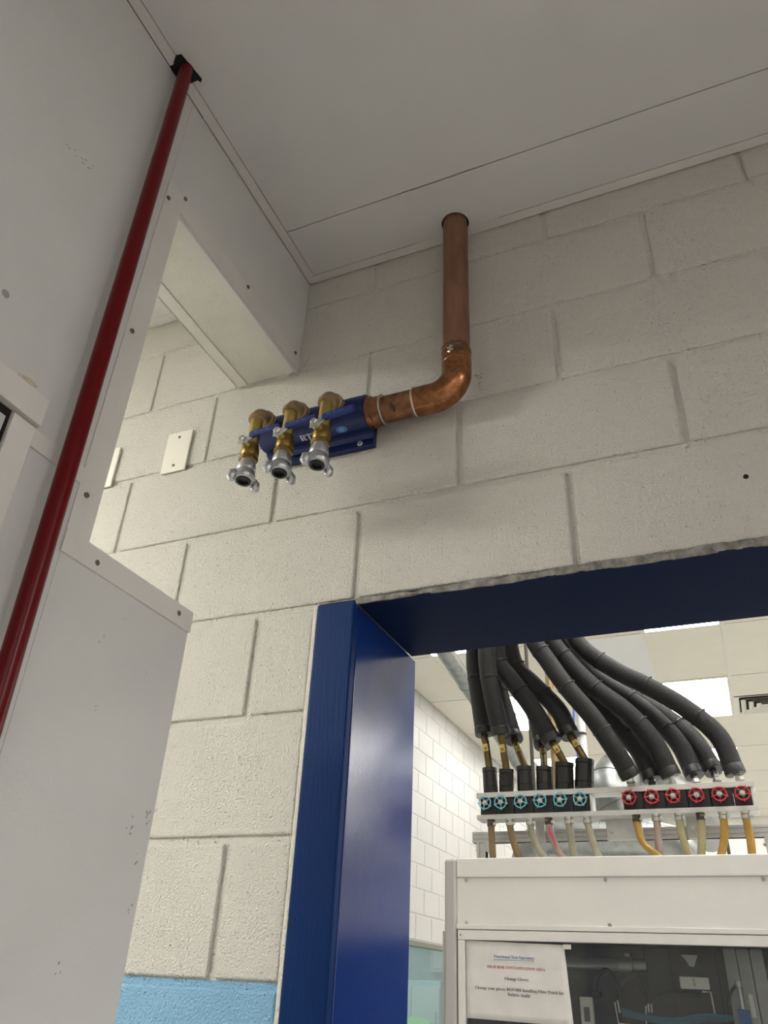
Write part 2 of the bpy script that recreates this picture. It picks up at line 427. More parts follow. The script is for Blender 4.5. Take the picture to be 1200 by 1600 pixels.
# scuffs, stains and chipped paint
def blot(name, pts, m, parent, x):
    mb = MB(); A = [Vector((x, y, z)) for y, z in pts]
    mb.prism(A, (0.0004, 0, 0)); return mb.build(name, m, parent, smooth=False)
st = []
for i in range(18):
    a = 2*math.pi*i/18; r = 1 + 0.25*random.uniform(-1, 1)
    st.append((-0.640 + 0.016*r*math.cos(a) + 0.004*math.sin(a), 0.060 + 0.0045*r*math.sin(a) + 0.006*math.cos(a)*0.3))
blot('paint_chip', st, 'stain_ochre', wall_left, XP1)
for i in range(12):
    t = i/11; y = -0.716 + 0.054*t + random.uniform(-.004, .004); z = 0.466 + 0.018*t + random.uniform(-.006, .006); s = random.uniform(.0007, .0018)
    blot('scuff_mark', [(y-s, z-s), (y+2*s, z+s*.4), (y+s, z+s), (y-s*.5, z+s*.6)], 'scuff', wall_left, XP1)
for (y, z, s) in ((-0.40, -0.21, .0016), (-0.365, -0.165, .001), (-0.30, -0.225, .0012), (-0.268, -0.42, .003), (-0.262, -0.44, .002), (-0.235, -0.40, .0026), (-0.232, -0.42, .002), (-0.238, -0.47, .002), (-0.234, -0.53, .0022), (-0.38, -0.30, .0012), (-0.34, -0.60, .002)):
    for q in range(3):
        yy, zz, ss = y + random.uniform(-2.5, 2.5)*s, z + random.uniform(-5, 5)*s, s*random.uniform(.25, .7)
        blot('scuff_mark', [(yy-ss, zz-ss*1.6), (yy+ss, zz-ss*.6), (yy+.6*ss, zz+ss*1.8), (yy-ss*.5, zz+ss*.9)], 'scuff', wall_left, XP1)

# ---- ceiling of the near room
ceiling = struct('ceiling', (XP0+0.01, -8.2, CEIL+0.010), (5.2, 0.012, CEIL+0.10), 'gap_shade', 'white panelled ceiling over the near room')  # slab coloured near-black so the panel gaps look shaded
HX, HY, HR = 0.214, -0.043, 0.0315           # hole for the copper riser
def plate_with_hole(x0, x1, y0, y1, z0, z1, cx, cy, r, name, m, parent, n=40):
    bm = bmesh.new()
    out = []
    ang = sorted([2*math.pi*i/n for i in range(n)] + [math.atan2(yy-cy, xx-cx) % (2*math.pi) for xx in (x0, x1) for yy in (y0, y1)]); n = len(ang)
    for z in (z0, z1):
        ring = []; edge = []
        for a in ang:
            c, s = math.cos(a), math.sin(a)
            ring.append(bm.verts.new((cx + r*c, cy + r*s, z)))
            tx = ((x1-cx)/c if c > 1e-9 else (x0-cx)/c if c < -1e-9 else 1e9); ty = ((y1-cy)/s if s > 1e-9 else (y0-cy)/s if s < -1e-9 else 1e9)
            t = min(tx, ty); edge.append(bm.verts.new((cx + t*c, cy + t*s, z)))
        out.append((ring, edge))
        for i in range(n):
            j = (i+1) % n; bm.faces.new((ring[i], ring[j], edge[j], edge[i]))
    for i in range(n):
        j = (i+1) % n
        bm.faces.new((out[0][0][i], out[0][0][j], out[1][0][j], out[1][0][i]))
    bmesh.ops.recalc_face_normals(bm, faces=bm.faces)
    me = bpy.data.meshes.new(name); org = origin(parent)
    bmesh.ops.translate(bm, verts=bm.verts, vec=-org)
    bm.to_mesh(me); bm.free(); me.materials.append(MATS[m])
    o = bpy.data.objects.new(name, me); COL.objects.link(o); o.parent = parent; ORG[o.name] = org
    return o
plate_with_hole(HX-0.10, HX+0.10, -0.162, -0.0005, CEIL, CEIL+0.006, HX, HY, HR, 'ceiling_panel', 'ceiling_white', ceiling)
box('ceiling_panel', (XP1+0.0238, -0.1622, CEIL), (HX-0.0999, -0.0250, CEIL+0.006), 'ceiling_white', ceiling)
box('ceiling_panel', (HX+0.0999, -0.1622, CEIL), (5.2, -0.0250, CEIL+0.006), 'ceiling_white', ceiling)
box('ceiling_panel', (XP1+0.0238, -1.38, CEIL), (5.2, -0.1640, CEIL+0.006), 'ceiling_white', ceiling, 0.0006)
box('ceiling_panel', (XP1+0.0238, -2.60, CEIL), (5.2, -1.3815, CEIL+0.006), 'ceiling_white', ceiling, 0.0006)
box('ceiling_panel', (XP1+0.0238, -8.2, CEIL), (5.2, -2.6015, CEIL+0.006), 'ceiling_white', ceiling, 0.0006)
t1 = struct('trim_1', (XP1+0.0014, -0.553, CEIL-0.0012), (XP1+0.0225, -0.0246, CEIL+0.004), 'trim_white', 'narrow ceiling strip along the partition')
t1b = struct('trim_2', (XP1+0.0014, -8.0, CEIL-0.0012), (XP1+0.0225, -0.589, CEIL+0.004), 'trim_white', 'narrow ceiling strip along the partition left of the red pipe')
t2 = struct('trim_3', (XP1+0.0014, -0.0236, CEIL-0.0012), (HX-0.027, -0.0022, CEIL+0.004), 'trim_white', 'narrow ceiling strip along the block wall left of the copper pipe')
t3 = struct('trim_4', (HX+0.027, -0.0236, CEIL-0.0012), (5.2, -0.0022, CEIL+0.004), 'trim_white', 'narrow ceiling strip along the block wall right of the copper pipe')
# flat black sheet for the shade in the ragged cut-out round the red pipe
rag = [(-0.187, -0.582), (-0.176, -0.589), (-0.172, -0.594), (-0.161, -0.602), (-0.150, -0.600), (-0.140, -0.545), (-0.146, -0.540), (-0.150, -0.546), (-0.166, -0.546), (-0.180, -0.552)]
MB().prism([Vector((x, y, CEIL-0.0030)) for x, y in rag], (0, 0, 0.0006)).build('cutout_shade', 'gap_shade', ceiling, smooth=False)

# ---- rest of the near room (behind and right of the camera) and the room behind the partition
struct('wall_right', (5.0, -8.2, FLOOR), (5.2, 0.0, CEIL), 'room_white')
struct('wall_front', (-3.4, -8.2, FLOOR), (5.2, -8.0, 1.0), 'room_white')
struct('wall_side', (-3.4, -8.0, FLOOR), (-3.2, 0.0, 1.0), 'room_white')
cl = struct('ceiling_side', (-3.4, -8.0, 0.935), (XP0+0.004, 0.012, 1.0), 'ceiling_white', 'white ceiling of the room behind the partition')
struct('trim_5', (-3.2, -0.024, 0.931), (XP0, -0.0008, 0.935), 'trim_white', 'narrow ceiling strip in the room behind the partition')

def ceiling_light(x0, x1, y0, y1, z, m, label, group=None):
    t = thing('ceiling_light', ((x0+x1)/2, (y0+y1)/2, z-0.004), label, 'light', group)
    mb = MB(); f = 0.014
    mb.box((x0, y0, z-0.004), (x1, y0+f, z+0.006)); mb.box((x0, y1-f, z-0.004), (x1, y1, z+0.006)); mb.box((x0, y0+f, z-0.004), (x0+f, y1-f, z+0.006)); mb.box((x1-f, y0+f, z-0.004), (x1, y1-f, z+0.006))
    mb.build('frame', 'tbar', t, smooth=False)
    box('diffuser', (x0+f, y0+f, z-0.002), (x1-f, y1-f, z+0.004), m, t)
    return t
ceiling_light(-2.8, -1.6, -1.55, -0.95, 0.931, 'diffuser_left', 'fluorescent panel light on the ceiling behind the partition, near the block wall')
for lx, ly, lab in ((2.9, -1.2, 'nearest one on the right'), (2.9, -4.0, 'second one on the right'), (2.9, -6.8, 'farthest one on the right')):
    ceiling_light(lx, lx+1.2, ly-0.3, ly+0.3, CEIL-0.006, 'diffuser_main', 'fluorescent panel light on the near ceiling outside the view, ' + lab, 'near room ceiling panels')

# ---- the room beyond the doorway
FX, FC = -2.17, 1.95
fw_ = MB()
WY0, WY1, WZ0, WZ1 = 4.6, 7.9, -1.35, -0.245
fw_.box((FX-0.3, 0.30, FLOOR), (FX-0.004, WY0, 2.1)); fw_.box((FX-0.3, WY1, FLOOR), (FX-0.004, 13.2, 2.1)); fw_.box((FX-0.3, WY0, WZ1), (FX-0.004, WY1, 2.1)); fw_.box((FX-0.3, WY0, FLOOR), (FX-0.004, WY1, WZ0))
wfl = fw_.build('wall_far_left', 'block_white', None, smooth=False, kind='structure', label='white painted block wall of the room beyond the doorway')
for k in range(-7, 10):
    z0 = k*H - 0.03; z1 = z0 + H
    if z1 > FC + 0.1: z1 = FC
    if z1 - z0 < 0.06: continue
    off = 0.0 if k % 2 == 0 else H
    for i in range(11, 26):
        y0 = off + i*2*H + 0.08; y1 = y0 + 2*H
        if z0 < WZ1 - 0.01 and z1 > WZ0 and y1 > WY0 and y0 < WY1: continue
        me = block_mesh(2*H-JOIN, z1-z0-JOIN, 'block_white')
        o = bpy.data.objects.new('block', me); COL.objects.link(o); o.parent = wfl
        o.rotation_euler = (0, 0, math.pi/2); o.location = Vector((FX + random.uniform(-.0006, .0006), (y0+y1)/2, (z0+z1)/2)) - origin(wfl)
win = thing('window_1', (FX, (WY0+WY1)/2, WZ0), 'teal tinted interior window low in the far white block wall', 'window'); win['kind'] = 'structure'; del win['category']
box('window_frame', (FX-0.06, WY0, WZ1-0.035), (FX+0.012, WY1, WZ1+0.004), 'window_gasket', win, 0.004)
box('window_frame', (FX-0.06, WY0, WZ0), (FX+0.012, WY0+0.05, WZ1-0.035), 'window_gasket', win, 0.004)
box('window_frame', (FX-0.06, WY1-0.05, WZ0), (FX+0.012, WY1, WZ1-0.035), 'window_gasket', win, 0.004)
box('window_pane', (FX-0.03, WY0+0.05, WZ0), (FX-0.024, WY1-0.05, WZ1-0.03), 'teal_glass', win)
# what shows through that window
struct('wall_behind_window', (FX-2.6, 9.6, FLOOR), (FX-0.3, 9.7, 1.0), 'teal_room')
struct('wall_behind_window_side', (FX-2.6, 3.5, FLOOR), (FX-2.5, 9.6, 1.0), 'teal_room')
struct('floor_behind_window', (FX-2.6, 3.5, FLOOR-0.1), (FX-0.3, 9.7, FLOOR), 'floor_grey')
ceiling_light(FX-1.7, FX-0.5, 6.9, 7.5, 0.9, 'diffuser_far', 'panel light in the room behind the teal window')
sc_ = thing('storage_cabinet', (FX-1.0, 8.8, FLOOR), 'grey-blue storage cabinet seen through the teal window', 'cabinet')
box('body', (FX-1.40, 8.62, FLOOR), (FX-0.70, 9.2, -0.50), 'teal_room', sc_, 0.01)
for x0 in (FX-1.39, FX-1.04):
    dd_ = box('door', (x0, 8.600, FLOOR+0.1), (x0+0.33, 8.619, -0.56), 'tile_grey', sc_, 0.005)
    box('door_handle', (x0+0.28, 8.585, -0.95), (x0+0.30, 8.600, -0.80), 'steel', dd_, 0.002)
wb_ = thing('wall_box', (FX-0.85, 9.57, -0.40), 'pale wall box seen through the teal window', 'box')
box('body', (FX-1.15, 9.48, -0.40), (FX-0.62, 9.598, 0.10), 'tile_grey', wb_, 0.01)
box('cover', (FX-1.10, 9.465, -0.36), (FX-0.67, 9.479, 0.06), 'pvc_white', wb_, 0.004)
gt = thing('laundry_bin', (FX-0.66, 7.75, FLOOR), 'bin heaped with green cloth seen through the teal window', 'bin')
box('bin_body', (FX-0.95, 7.45, FLOOR), (FX-0.36, 8.05, -1.02), 'tile_grey', gt, 0.02)
MB().sphere((FX-0.655, 7.75, -1.02), 0.20, 16, (1.25, 1.3, 0.95)).build('green_cloth', 'green_bag', gt)

struct('wall_far_back', (-2.5, 13.0, FLOOR), (8.2, 13.2, 2.1), 'room_white')
struct('wall_far_right', (8.0, 0.30, FLOOR), (8.2, 13.0, 2.1), 'room_white')
fc = struct('ceiling_far', (-2.2, 0.30, FC+0.022), (8.0, 13.0, FC+0.1), 'room_white', 'suspended tile ceiling of the room beyond the doorway')
GX, GY, TX, TY = 0.115, 6.28, 0.61, 1.22
LIGHTS = [(c, r) for c in (-3, 0, 3, 6, 9) for r in (-4, -2, 0, 2, 4) if (c, r) not in ((3, -2), (3, 0))] + [(5, 1), (0, -5), (2, -5)]  # last three are unseen extras off the grid: jamb highlight, then cabinet brightness
VENT = (1, 0)
tile_me = {}
def tile(x0, x1, y0, y1, m):
    key = (round(x1-x0, 3), round(y1-y0, 3), m)
    if key not in tile_me:
        tile_me[key] = MB().box((-(x1-x0)/2+.004, -(y1-y0)/2+.004, 0.003), ((x1-x0)/2-.004, (y1-y0)/2-.004, 0.018)).mesh('ceiling_tile', m, Vector((0, 0, 0)), 0.002, 1)
    o = bpy.data.objects.new('ceiling_tile', tile_me[key]); COL.objects.link(o); o.parent = fc
    o.location = Vector(((x0+x1)/2, (y0+y1)/2, FC)) - origin(fc)
for c in range(-4, 13):
    for r in range(-5, 6):
        x0, x1 = GX + c*TX, GX + (c+1)*TX; y0, y1 = GY + r*TY, GY + (r+1)*TY
        x0 = max(x0, FX); y1 = min(y1, 13.0); y0 = max(y0, 0.30); x1 = min(x1, 8.0)
        if x1 - x0 < 0.05 or y1 - y0 < 0.05: continue
        if (c, r) in LIGHTS: continue
        if (c, r) == VENT:
            tile(x0, x1, y0, y0 + TY/2, 'tile_cream'); continue
        tile(x0, x1, y0, y1, 'tile_grey' if (c, r) in ((-1, -1), (2, -3)) else 'tile_cream')
tb = {}
for c in range(-3, 13):
    x = GX + c*TX
    box('ceiling_tee', (x-0.012, 0.31, FC-0.002), (x+0.012, 12.99, FC+0.002), 'tbar', fc)
for r in range(-4, 6):
    y = GY + r*TY
    box('ceiling_tee', (FX+0.002, y-0.012, FC-0.0017), (7.99, y+0.012, FC+0.002), 'tbar', fc)
names = {(0,-5): 'added unseen ceiling panel close behind the block wall, brightening the cabinet front', (-3,-4): 'left row, hidden above the doorway', (0,-4): 'panel light hidden above the doorway, over the valve rack', (-3,-2): 'left row, nearest the doorway head', (-3,0): 'left row, behind the diagonal metal pipe', (-3,2): 'left row, third from the doorway', (-3,4): 'left row, farthest from the doorway',
         (0,-2): 'bright panel light cut by the door head above the black hoses', (0,0): 'bright square-looking panel light beside the ceiling vent', (0,2): 'panel light half hidden behind the rightmost black hose', (0,4): 'farthest panel light above the test cabinet'}
for c, r in LIGHTS:
    x0, y0 = GX + c*TX, GY + r*TY
    nm = names.get((c, r))
    if (c, r) == (5, 1): nm = 'added unseen ceiling panel right of the doorway view, for the highlight on the jamb'
    elif (c, r) == (2, -5): nm = 'added unseen ceiling panel close behind the block wall, right of the valve rack, brightening the cabinet'
    elif nm is None: nm = 'fluorescent ceiling panel right of the doorway view, column %s, row %s' % ({3: 'second', 6: 'third', 9: 'fourth'}[c], {-4: 'nearest', -2: 'second', 0: 'third', 2: 'fourth', 4: 'farthest'}[r])
    elif c == -3: nm = 'fluorescent ceiling panel, ' + nm
    y1 = min(y0 + TY - 0.012, 12.98)
    ceiling_light(x0+0.012, x0+TX-0.012, max(y0+0.012, 0.32), y1, FC+0.001, 'diffuser_far', nm, 'far room ceiling panels')
vx0, vy0 = GX + TX + 0.012, GY + TY/2 + 0.012
vent = thing('ceiling_vent', (vx0+0.3, vy0+0.3, FC-0.01), 'square louvred air diffuser in the far tile ceiling', 'vent')
def sqring(o0, z0, o1, z1, t=0.003):
    mb = MB(); cx, cy = vx0+0.293, vy0+0.293
    def ring(h, z): return [Vector((cx-h, cy-h, z)), Vector((cx+h, cy-h, z)), Vector((cx+h, cy+h, z)), Vector((cx-h, cy+h, z))]
    R4 = [ring(o0, z0), ring(o1, z1), ring(o1-t, z1+t), ring(o0-t, z0+t), ring(o0, z0)]
    return mb.quadgrid(R4, True, False, False)
sqring(0.293, FC-0.002, 0.25, FC+0.006).build('rim', 'tbar', vent, smooth=False)
box('backing', (vx0, vy0, FC+0.016), (vx0+0.586, vy0+0.586, FC+0.021), 'gap_shade', vent)
for h in (0.235, 0.165, 0.095):
    sqring(h, FC-0.016, h-0.045, FC+0.012).build('louvre', 'tbar', vent, smooth=False)

# ================================================================ THINGS
# ---- red sprinkler riser on the partition
rp = thing('sprinkler_pipe', (-0.158, -0.535, FLOOR), 'red painted steel pipe rising along the white partition into the ceiling', 'pipe')
A, B = Vector((-0.158, -0.5360, FLOOR)), Vector((-0.158, -0.5720, CEIL+0.03))
B = A + (B - A)
MB().tube([A + (B-A)*i/12 for i in range(13)], 0.0132, 24).build('pipe', 'red_paint', rp)

# ---- blank switch plates in the side room
for i, (cx, lab) in enumerate(((-0.4925, 'cream blank wall plate left of the valve manifold, the wholly visible one'), (-0.708, 'cream blank wall plate partly cut off by the partition trim'))):
    t = thing('wall_plate', (cx, -0.006, 0.397), lab, 'wall plate', 'blank wall plates')
    mb = MB().box((cx-0.035, -0.0065, 0.397), (cx+0.035, -0.0008, 0.513)); mb.build('plate', 'plate_white', t, 0.0022)
    for z in (0.414, 0.496): screw((cx, -0.0065, z), (0, -1, 0), 0.0035, t)

# ---- copper air line
cp = thing('copper_pipe', (0.214, -0.043, 0.36), 'brown copper pipe dropping from the ceiling and bending to the blue manifold', 'pipe')
ZC, YC, XV, BR = 0.398, -0.043, 0.214, 0.050
MB().tube([(XV, YC, 0.508), (XV, YC, 0.70), (XV, YC, CEIL+0.0095)], 0.0280, 28).build('riser', 'copper_dull', cp)
el = [Vector((XV, YC, 0.5)), Vector((XV, YC, 0.47))]
for i in range(0, 13):
    a = R_(90*i/12)
    el.append(Vector((XV - BR + BR*math.cos(a), YC, ZC + BR - BR*math.sin(a))))
el += [Vector((XV-BR-0.012, YC, ZC)), Vector((0.128, YC, ZC))]
el[0].z = 0.500
MB().tube(el, 0.0302, 28).build('elbow', 'copper_shiny', cp)
MB().lathe((XV, YC, 0.498), (0, 0, 1), [(0, 0.0302), (0.0008, 0.0308), (0.010, 0.0302), (0.0108, 0.0285)], 28).build('elbow_collar', 'copper', cp)
MB().tube([(0.131, YC, ZC), (0.10, YC, ZC), (0.050, YC, ZC)], 0.0280, 28).build('branch', 'copper', cp)
MB().lathe((0.130, YC, ZC), (-1, 0, 0), [(0, 0.0305), (0.0008, 0.0312), (0.003, 0.031), (0.0048, 0.0284)], 28).build('solder_ring', 'solder', cp)
MB().lathe((0.060, YC, ZC), (-1, 0, 0), [(0, 0.0285), (0.002, 0.0320), (0.0045, 0.0322), (0.006, 0.0310), (0.0215, 0.0310), (0.0230, 0.0335), (0.0335, 0.0335)], 30).build('coupling', 'copper', cp)
MB().lathe((0.061, YC, ZC), (-1, 0, 0), [(0, 0.0300), (0.001, 0.0329), (0.003, 0.0331), (0.0045, 0.0318)], 30).build('solder_ring', 'solder', cp)
MB().lathe((XV, YC, 0.4685), (0, 0, 1), [(0, 0.0303), (0.0006, 0.0306), (0.0022, 0.0306), (0.003, 0.0303)], 30).build('solder_ring', 'copper_shiny', cp)
# flux drips on the upper joint and the burnt spot on the branch
def drip(name, ang0, z0, ln, wd, m, rr=0.0312):
    pts = []
    for i in range(7):
        t = i/6; a = ang0 + 0.25*math.sin(i*2.1); pts.append(Vector((XV + rr*math.cos(a), YC + rr*math.sin(a), z0 - ln*t)))
    MB().tube(pts, [wd*(0.5+0.8*abs(math.sin(i*1.7+1))) for i in range(7)], 6).build(name, m, cp)
drip('flux_drip', R_(-92), 0.512, 0.032, 0.0018, 'flux_stain', 0.0302)
drip('flux_drip', R_(-70), 0.498, 0.014, 0.0014, 'flux_stain', 0.0304)
drip('flux_drip', R_(-60), 0.494, 0.010, 0.0012, 'flux_stain', 0.0304)
drip('solder_drip', R_(-97), 0.498, 0.016, 0.0017, 'solder', 0.0304)
ring = []
for i in range(15):
    a = R_(-150 + 120*i/14); ring.append(Vector((XV + 0.0302*math.cos(a), YC + 0.0302*math.sin(a), 0.5085 + 0.0022*math.sin(i*1.9))))
MB().tube(ring, [0.0009 + 0.0007*abs(math.sin(i*2.3)) for i in range(15)], 6).build('flux_line', 'flux_stain', cp)
burn = []
for i in range(7):
    t = R_(-62 + 50*i/6); burn.append(Vector((0.086 + 0.003*math.sin(i), YC - 0.0250*math.cos(t), ZC + 0.0250*math.sin(t))))
MB().tube(burn, [0.0030, 0.0040, 0.0050, 0.0054, 0.0048, 0.0042, 0.003], 10).build('burn_mark', 'burn', cp)

# ---- blue air manifold with three valved drops
mf = thing('air_manifold', (-0.11, -0.03, 0.335), 'blue anodised air manifold with three brass drops mounted on the block wall', 'manifold')
MX0, MX1, ZM, RM = -0.222, 0.026, 0.401, 0.0375
prof = [(-0.0008, 0.3395), (-0.016, 0.3395), (-0.016, 0.3560), (-0.026, 0.3600)]
for i in range(15):
    a = R_(-112 + 205*i/14); prof.append((YC - RM*math.cos(a), ZM + RM*math.sin(a)))
prof += [(-0.016, 0.4400), (-0.0008, 0.4400)]
mb = MB().prism([Vector((MX0, y, z)) for y, z in prof], (MX1-MX0, 0, 0))
mb.prism([Vector((x, -0.0008, z)) for x, z in ((MX0, 0.439), (MX1, 0.439), (0.006, 0.466), (0.000, 0.472), (MX0, 0.472))], (0, -0.0112, 0))
mb.build('body', 'blue_anodized', mf, 0.0012, 2, angle=28)
for x in (-0.004, -0.205):
    MB().lathe((x, -0.016, 0.3475), (0, -1, 0), [(0, 0.0062), (0.0015, 0.0062), (0.003, 0.0048), (0.003, 0.0028), (0.0015, 0.0024)], 14).build('mounting_bolt', 'zinc', mf)
def on_body(ang, x):
    a = R_(ang)
    def place(u, v, h):
        t = a + v/RM
        rr = RM + h + 0.0003
        return Vector((x + u, YC - rr*math.cos(t), ZM + rr*math.sin(t)))
    return place
lettering('lettering', 'RTI', 0.036, on_body(-86, -0.108), 'print_white', mf, True)
em = MB(); pl = on_body(-76, -0.030)
em.prism([pl(0.0125*math.cos(2*math.pi*i/20), 0.0085*math.sin(2*math.pi*i/20), 0.0) for i in range(20)], (0, -0.0002, -0.0005)); em.build('emblem', 'emblem_blue', mf, smooth=False)
lettering('emblem_mark', 'U', 0.007, on_body(-81, -0.030), 'print_white', mf, False, 0.0009)

DD = Vector((0, -0.0875, -0.996)).normalized()       # the drops lean a little off the wall
OD = Vector((0, -0.96, -0.27)).normalized()         # the outlets point forward and down
for i, (vx, tilt) in enumerate(((-0.030, 0.02), (-0.110, 0.0), (-0.190, -0.02))):
    bend = Vector((vx, -0.121, 0.396)); o0 = bend - OD*0.056
    side = DD.cross(Vector((1, 0, 0))).normalized()
    fwd = Vector((0, -1, 0)); fwd = (fwd - DD*fwd.dot(DD)).normalized()
    # outlet bushing, elbow
    MB().lathe(o0, OD, [(0, 0.0175), (0.016, 0.0175), (0.017, 0.0155), (0.022, 0.0155)], 6).build('bushing', 'bronze', mf, angle=25)
    rb = 0.012
    p0 = bend - OD*0.034
    arc = [p0, bend - OD*rb*1.3]
    for k in range(1, 8):
        t = k/8; q0 = bend - OD*rb*1.3; q2 = bend + DD*rb*1.3
        arc.append(q0*(1-t)**2 + bend*2*t*(1-t) + q2*t*t)
    arc += [bend + DD*rb*1.3, bend + DD*0.019]
    MB().tube(arc, 0.0152, 20).build('elbow', 'bronze', mf)
    MB().lathe(bend - OD*0.034, OD, [(0, 0.0155), (0.001, 0.0186), (0.008, 0.0186), (0.010, 0.0152)], 20).build('elbow_collar', 'bronze', mf)
    MB().lathe(bend + DD*0.009, DD, [(0, 0.0152), (0.002, 0.0186), (0.010, 0.0186), (0.011, 0.0130)], 20).build('elbow_collar', 'bronze', mf)
    # nipple, ball valve
    MB().lathe(bend + DD*0.018, DD, [(0, 0.0126), (0.070, 0.0126)], 22).build('nipple', 'brass', mf)
    MB().lathe(bend + DD*0.085, DD, [(0, 0.0128), (0.001, 0.0150), (0.007, 0.0153), (0.009, 0.0160), (0.016, 0.0180), (0.024, 0.0180), (0.031, 0.0163), (0.033, 0.0155)], 24).build('valve_body', 'brass_dark', mf)
    MB().lathe(bend + DD*0.117, DD, [(0, 0.0175), (0.001, 0.0192), (0.010, 0.0192), (0.011, 0.0175)], 6).build('hex_end', 'brass_dark', mf, angle=25)
    # stem and lever on the front of the valve
    sc0 = bend + DD*0.097
    MB().lathe(sc0 + fwd*0.015, fwd, [(0, 0.0095), (0.010, 0.0095), (0.011, 0.0085), (0.013, 0.0085)], 16).build('stem', 'brass', mf)
    lev = MB(); zl = -DD
    a0 = sc0 + fwd*0.029
    ax = (Vector((1, 0, 0)) + zl*(0.03+tilt)).normalized(); az = ax.cross(fwd).normalized()
    if az.z < 0: az = -az
    def slab(mb, u0, u1, h0, h1, w0, w1, up0, up1):
        ring0 = [a0 + ax*u0 + az*(up0+s*h0) + fwd*f for s, f in ((-1, w0), (1, w0), (1, w1), (-1, w1))]
        ring1 = [a0 + ax*u1 + az*(up1+s*h1) + fwd*f for s, f in ((-1, w0), (1, w0), (1, w1), (-1, w1))]
        mb.quadgrid([ring0, ring1])
    slab(lev, -0.011, 0.006, 0.0085, 0.0085, -0.001, 0.0022, 0.0, 0.0)
    slab(lev, 0.006, 0.020, 0.0085, 0.0060, -0.001, 0.0022, 0.0, 0.009)
    lo = lev.build('lever', 'zinc', mf, 0.0006, 1)
    grip = MB(); slab(grip, 0.014, 0.080, 0.0072, 0.0078, -0.004, 0.0048, 0.0095, 0.0125)
    g = grip.build('lever_grip', 'blue_lever', lo, 0.0025, 2)
    for k in range(6):
        u = 0.026 + 0.0065*k
        mk = MB(); slab(mk, u, u + (0.002 if k % 2 else 0.004), 0.0014, 0.0014, 0.0046, 0.0053, 0.011, 0.011)
        mk.build('embossing', 'emblem_blue', lo, smooth=False)
    MB().lathe(a0 + fwd*0.002, fwd, [(0, 0.0078), (0.006, 0.0078), (0.008, 0.0055)], 6).build('lever_nut', 'steel', mf, angle=25)
    # claw coupling
    c0 = bend + DD*0.126
    MB().lathe(c0, DD, [(0, 0.0140), (0.010, 0.0145), (0.011, 0.0175), (0.016, 0.0185), (0.024, 0.0190), (0.028, 0.0180), (0.032, 0.0200), (0.040, 0.0225), (0.046, 0.0225), (0.050, 0.0200), (0.0505, 0.0150), (0.046, 0.0145)], 26).build('hose_coupling', 'zinc', mf)
    MB().lathe(c0 + DD*0.045, DD, [(0, 0.0146), (0.0075, 0.0150), (0.0082, 0.0135), (0.0082, 0.0100), (0.002, 0.0092), (0.002, 0.0010)], 22).build('gasket', 'rubber_black', mf)
    lug_dir = (Vector((-0.45, -0.90, 0)) - DD*Vector((-0.45, -0.90, 0)).dot(DD)).normalized()
    for s in (-1, 1):
        e = lug_dir*s
        lb = MB()
        base = c0 + DD*0.040 + e*0.020
        lb.tube([base, base + e*0.006 + DD*0.006, base + e*0.007 + DD*0.016, base + e*0.005 + DD*0.023], [0.0075, 0.0095, 0.0095, 0.0050], 14)
        lb.build('claw', 'zinc', mf)
    MB().lathe(c0 + DD*0.018, Vector((0.5, -0.8, 0)).normalized(), [(0.017, 0.0035), (0.0205, 0.0035)], 10).build('rivet', 'zinc', mf)

# ---- the test cabinet beyond the doorway
CX0, CX1, CY0, CY1, CT = -0.278, 1.45, 1.30, 2.75, -0.255
tc = thing('test_cabinet', ((CX0+CX1)/2, (CY0+CY1)/2, FLOOR), 'off-white framed test machine cabinet with a clear window', 'cabinet')
box('corner_post', (CX0, CY0-0.004, FLOOR), (-0.2405, CY0+0.05, CT), 'cabinet_grey', tc, 0.010, seg=4)
box('top_rail', (-0.2400, CY0, -0.3080), (CX1, CY0+0.05, CT+0.001), 'cabinet_white', tc, 0.004)
box('upper_panel', (-0.2400, CY0+0.006, -0.4325), (CX1, CY0+0.012, -0.3085), 'cabinet_white', tc, 0.001)
box('lower_rail', (-0.2400, CY0-0.003, -0.4465), (CX1, CY0+0.03, -0.4330), 'cabinet_white', tc, 0.0025)
for x in (-0.210, 0.203, 0.613, 1.02):
    for z in (-0.315, -0.429):
        MB().lathe((x, CY0+0.006, z), (0, -1, 0), [(0, 0.0062), (0.001, 0.0062), (0.002, 0.0040), (0.004, 0.0036), (0.004, 0.002), (0.003, 0.0016)], 12).build('panel_screw', 'rod_dark' if False else 'steel', tc)
dr = MB().box((-0.2365, CY0-0.002, -0.4735), (CX1, CY0+0.02, -0.4480)).build('window_rail', 'cabinet_white', tc, 0.002)
box('window_stile', (-0.2365, CY0-0.0015, FLOOR+0.1), (-0.2150, CY0+0.02, -0.4740), 'cabinet_white', tc, 0.002)
screw((-0.2275, CY0-0.002, -0.461), (0, -1, 0), 0.0022, tc)
box('window_pane', (-0.2145, CY0+0.008, -1.25), (CX1, CY0+0.013, -0.4740), 'acrylic', tc)
box('bottom_panel', (-0.2145, CY0, FLOOR), (CX1, CY0+0.02, -1.25), 'cabinet_white', tc, 0.002)
box('hinge_strip', (CX0-0.007, CY0+0.004, -0.90), (CX0-0.0005, CY0+0.04, -0.452), 'cabinet_grey', tc, 0.001)
box('top_panel', (CX0, CY0+0.05, CT-0.006), (CX1, CY1, CT-0.001), 'cabinet_white', tc)
box('side_panel', (CX0+0.002, CY0+0.05, FLOOR), (CX0+0.012, CY1, CT-0.006), 'cabinet_white', tc)
box('side_panel', (CX1-0.012, CY0+0.05, FLOOR), (CX1, CY1, CT-0.006), 'cabinet_white', tc)
box('back_panel', (CX0+0.012, 2.05, FLOOR), (CX1-0.012, 2.06, CT-0.006), 'machine_dark', tc)
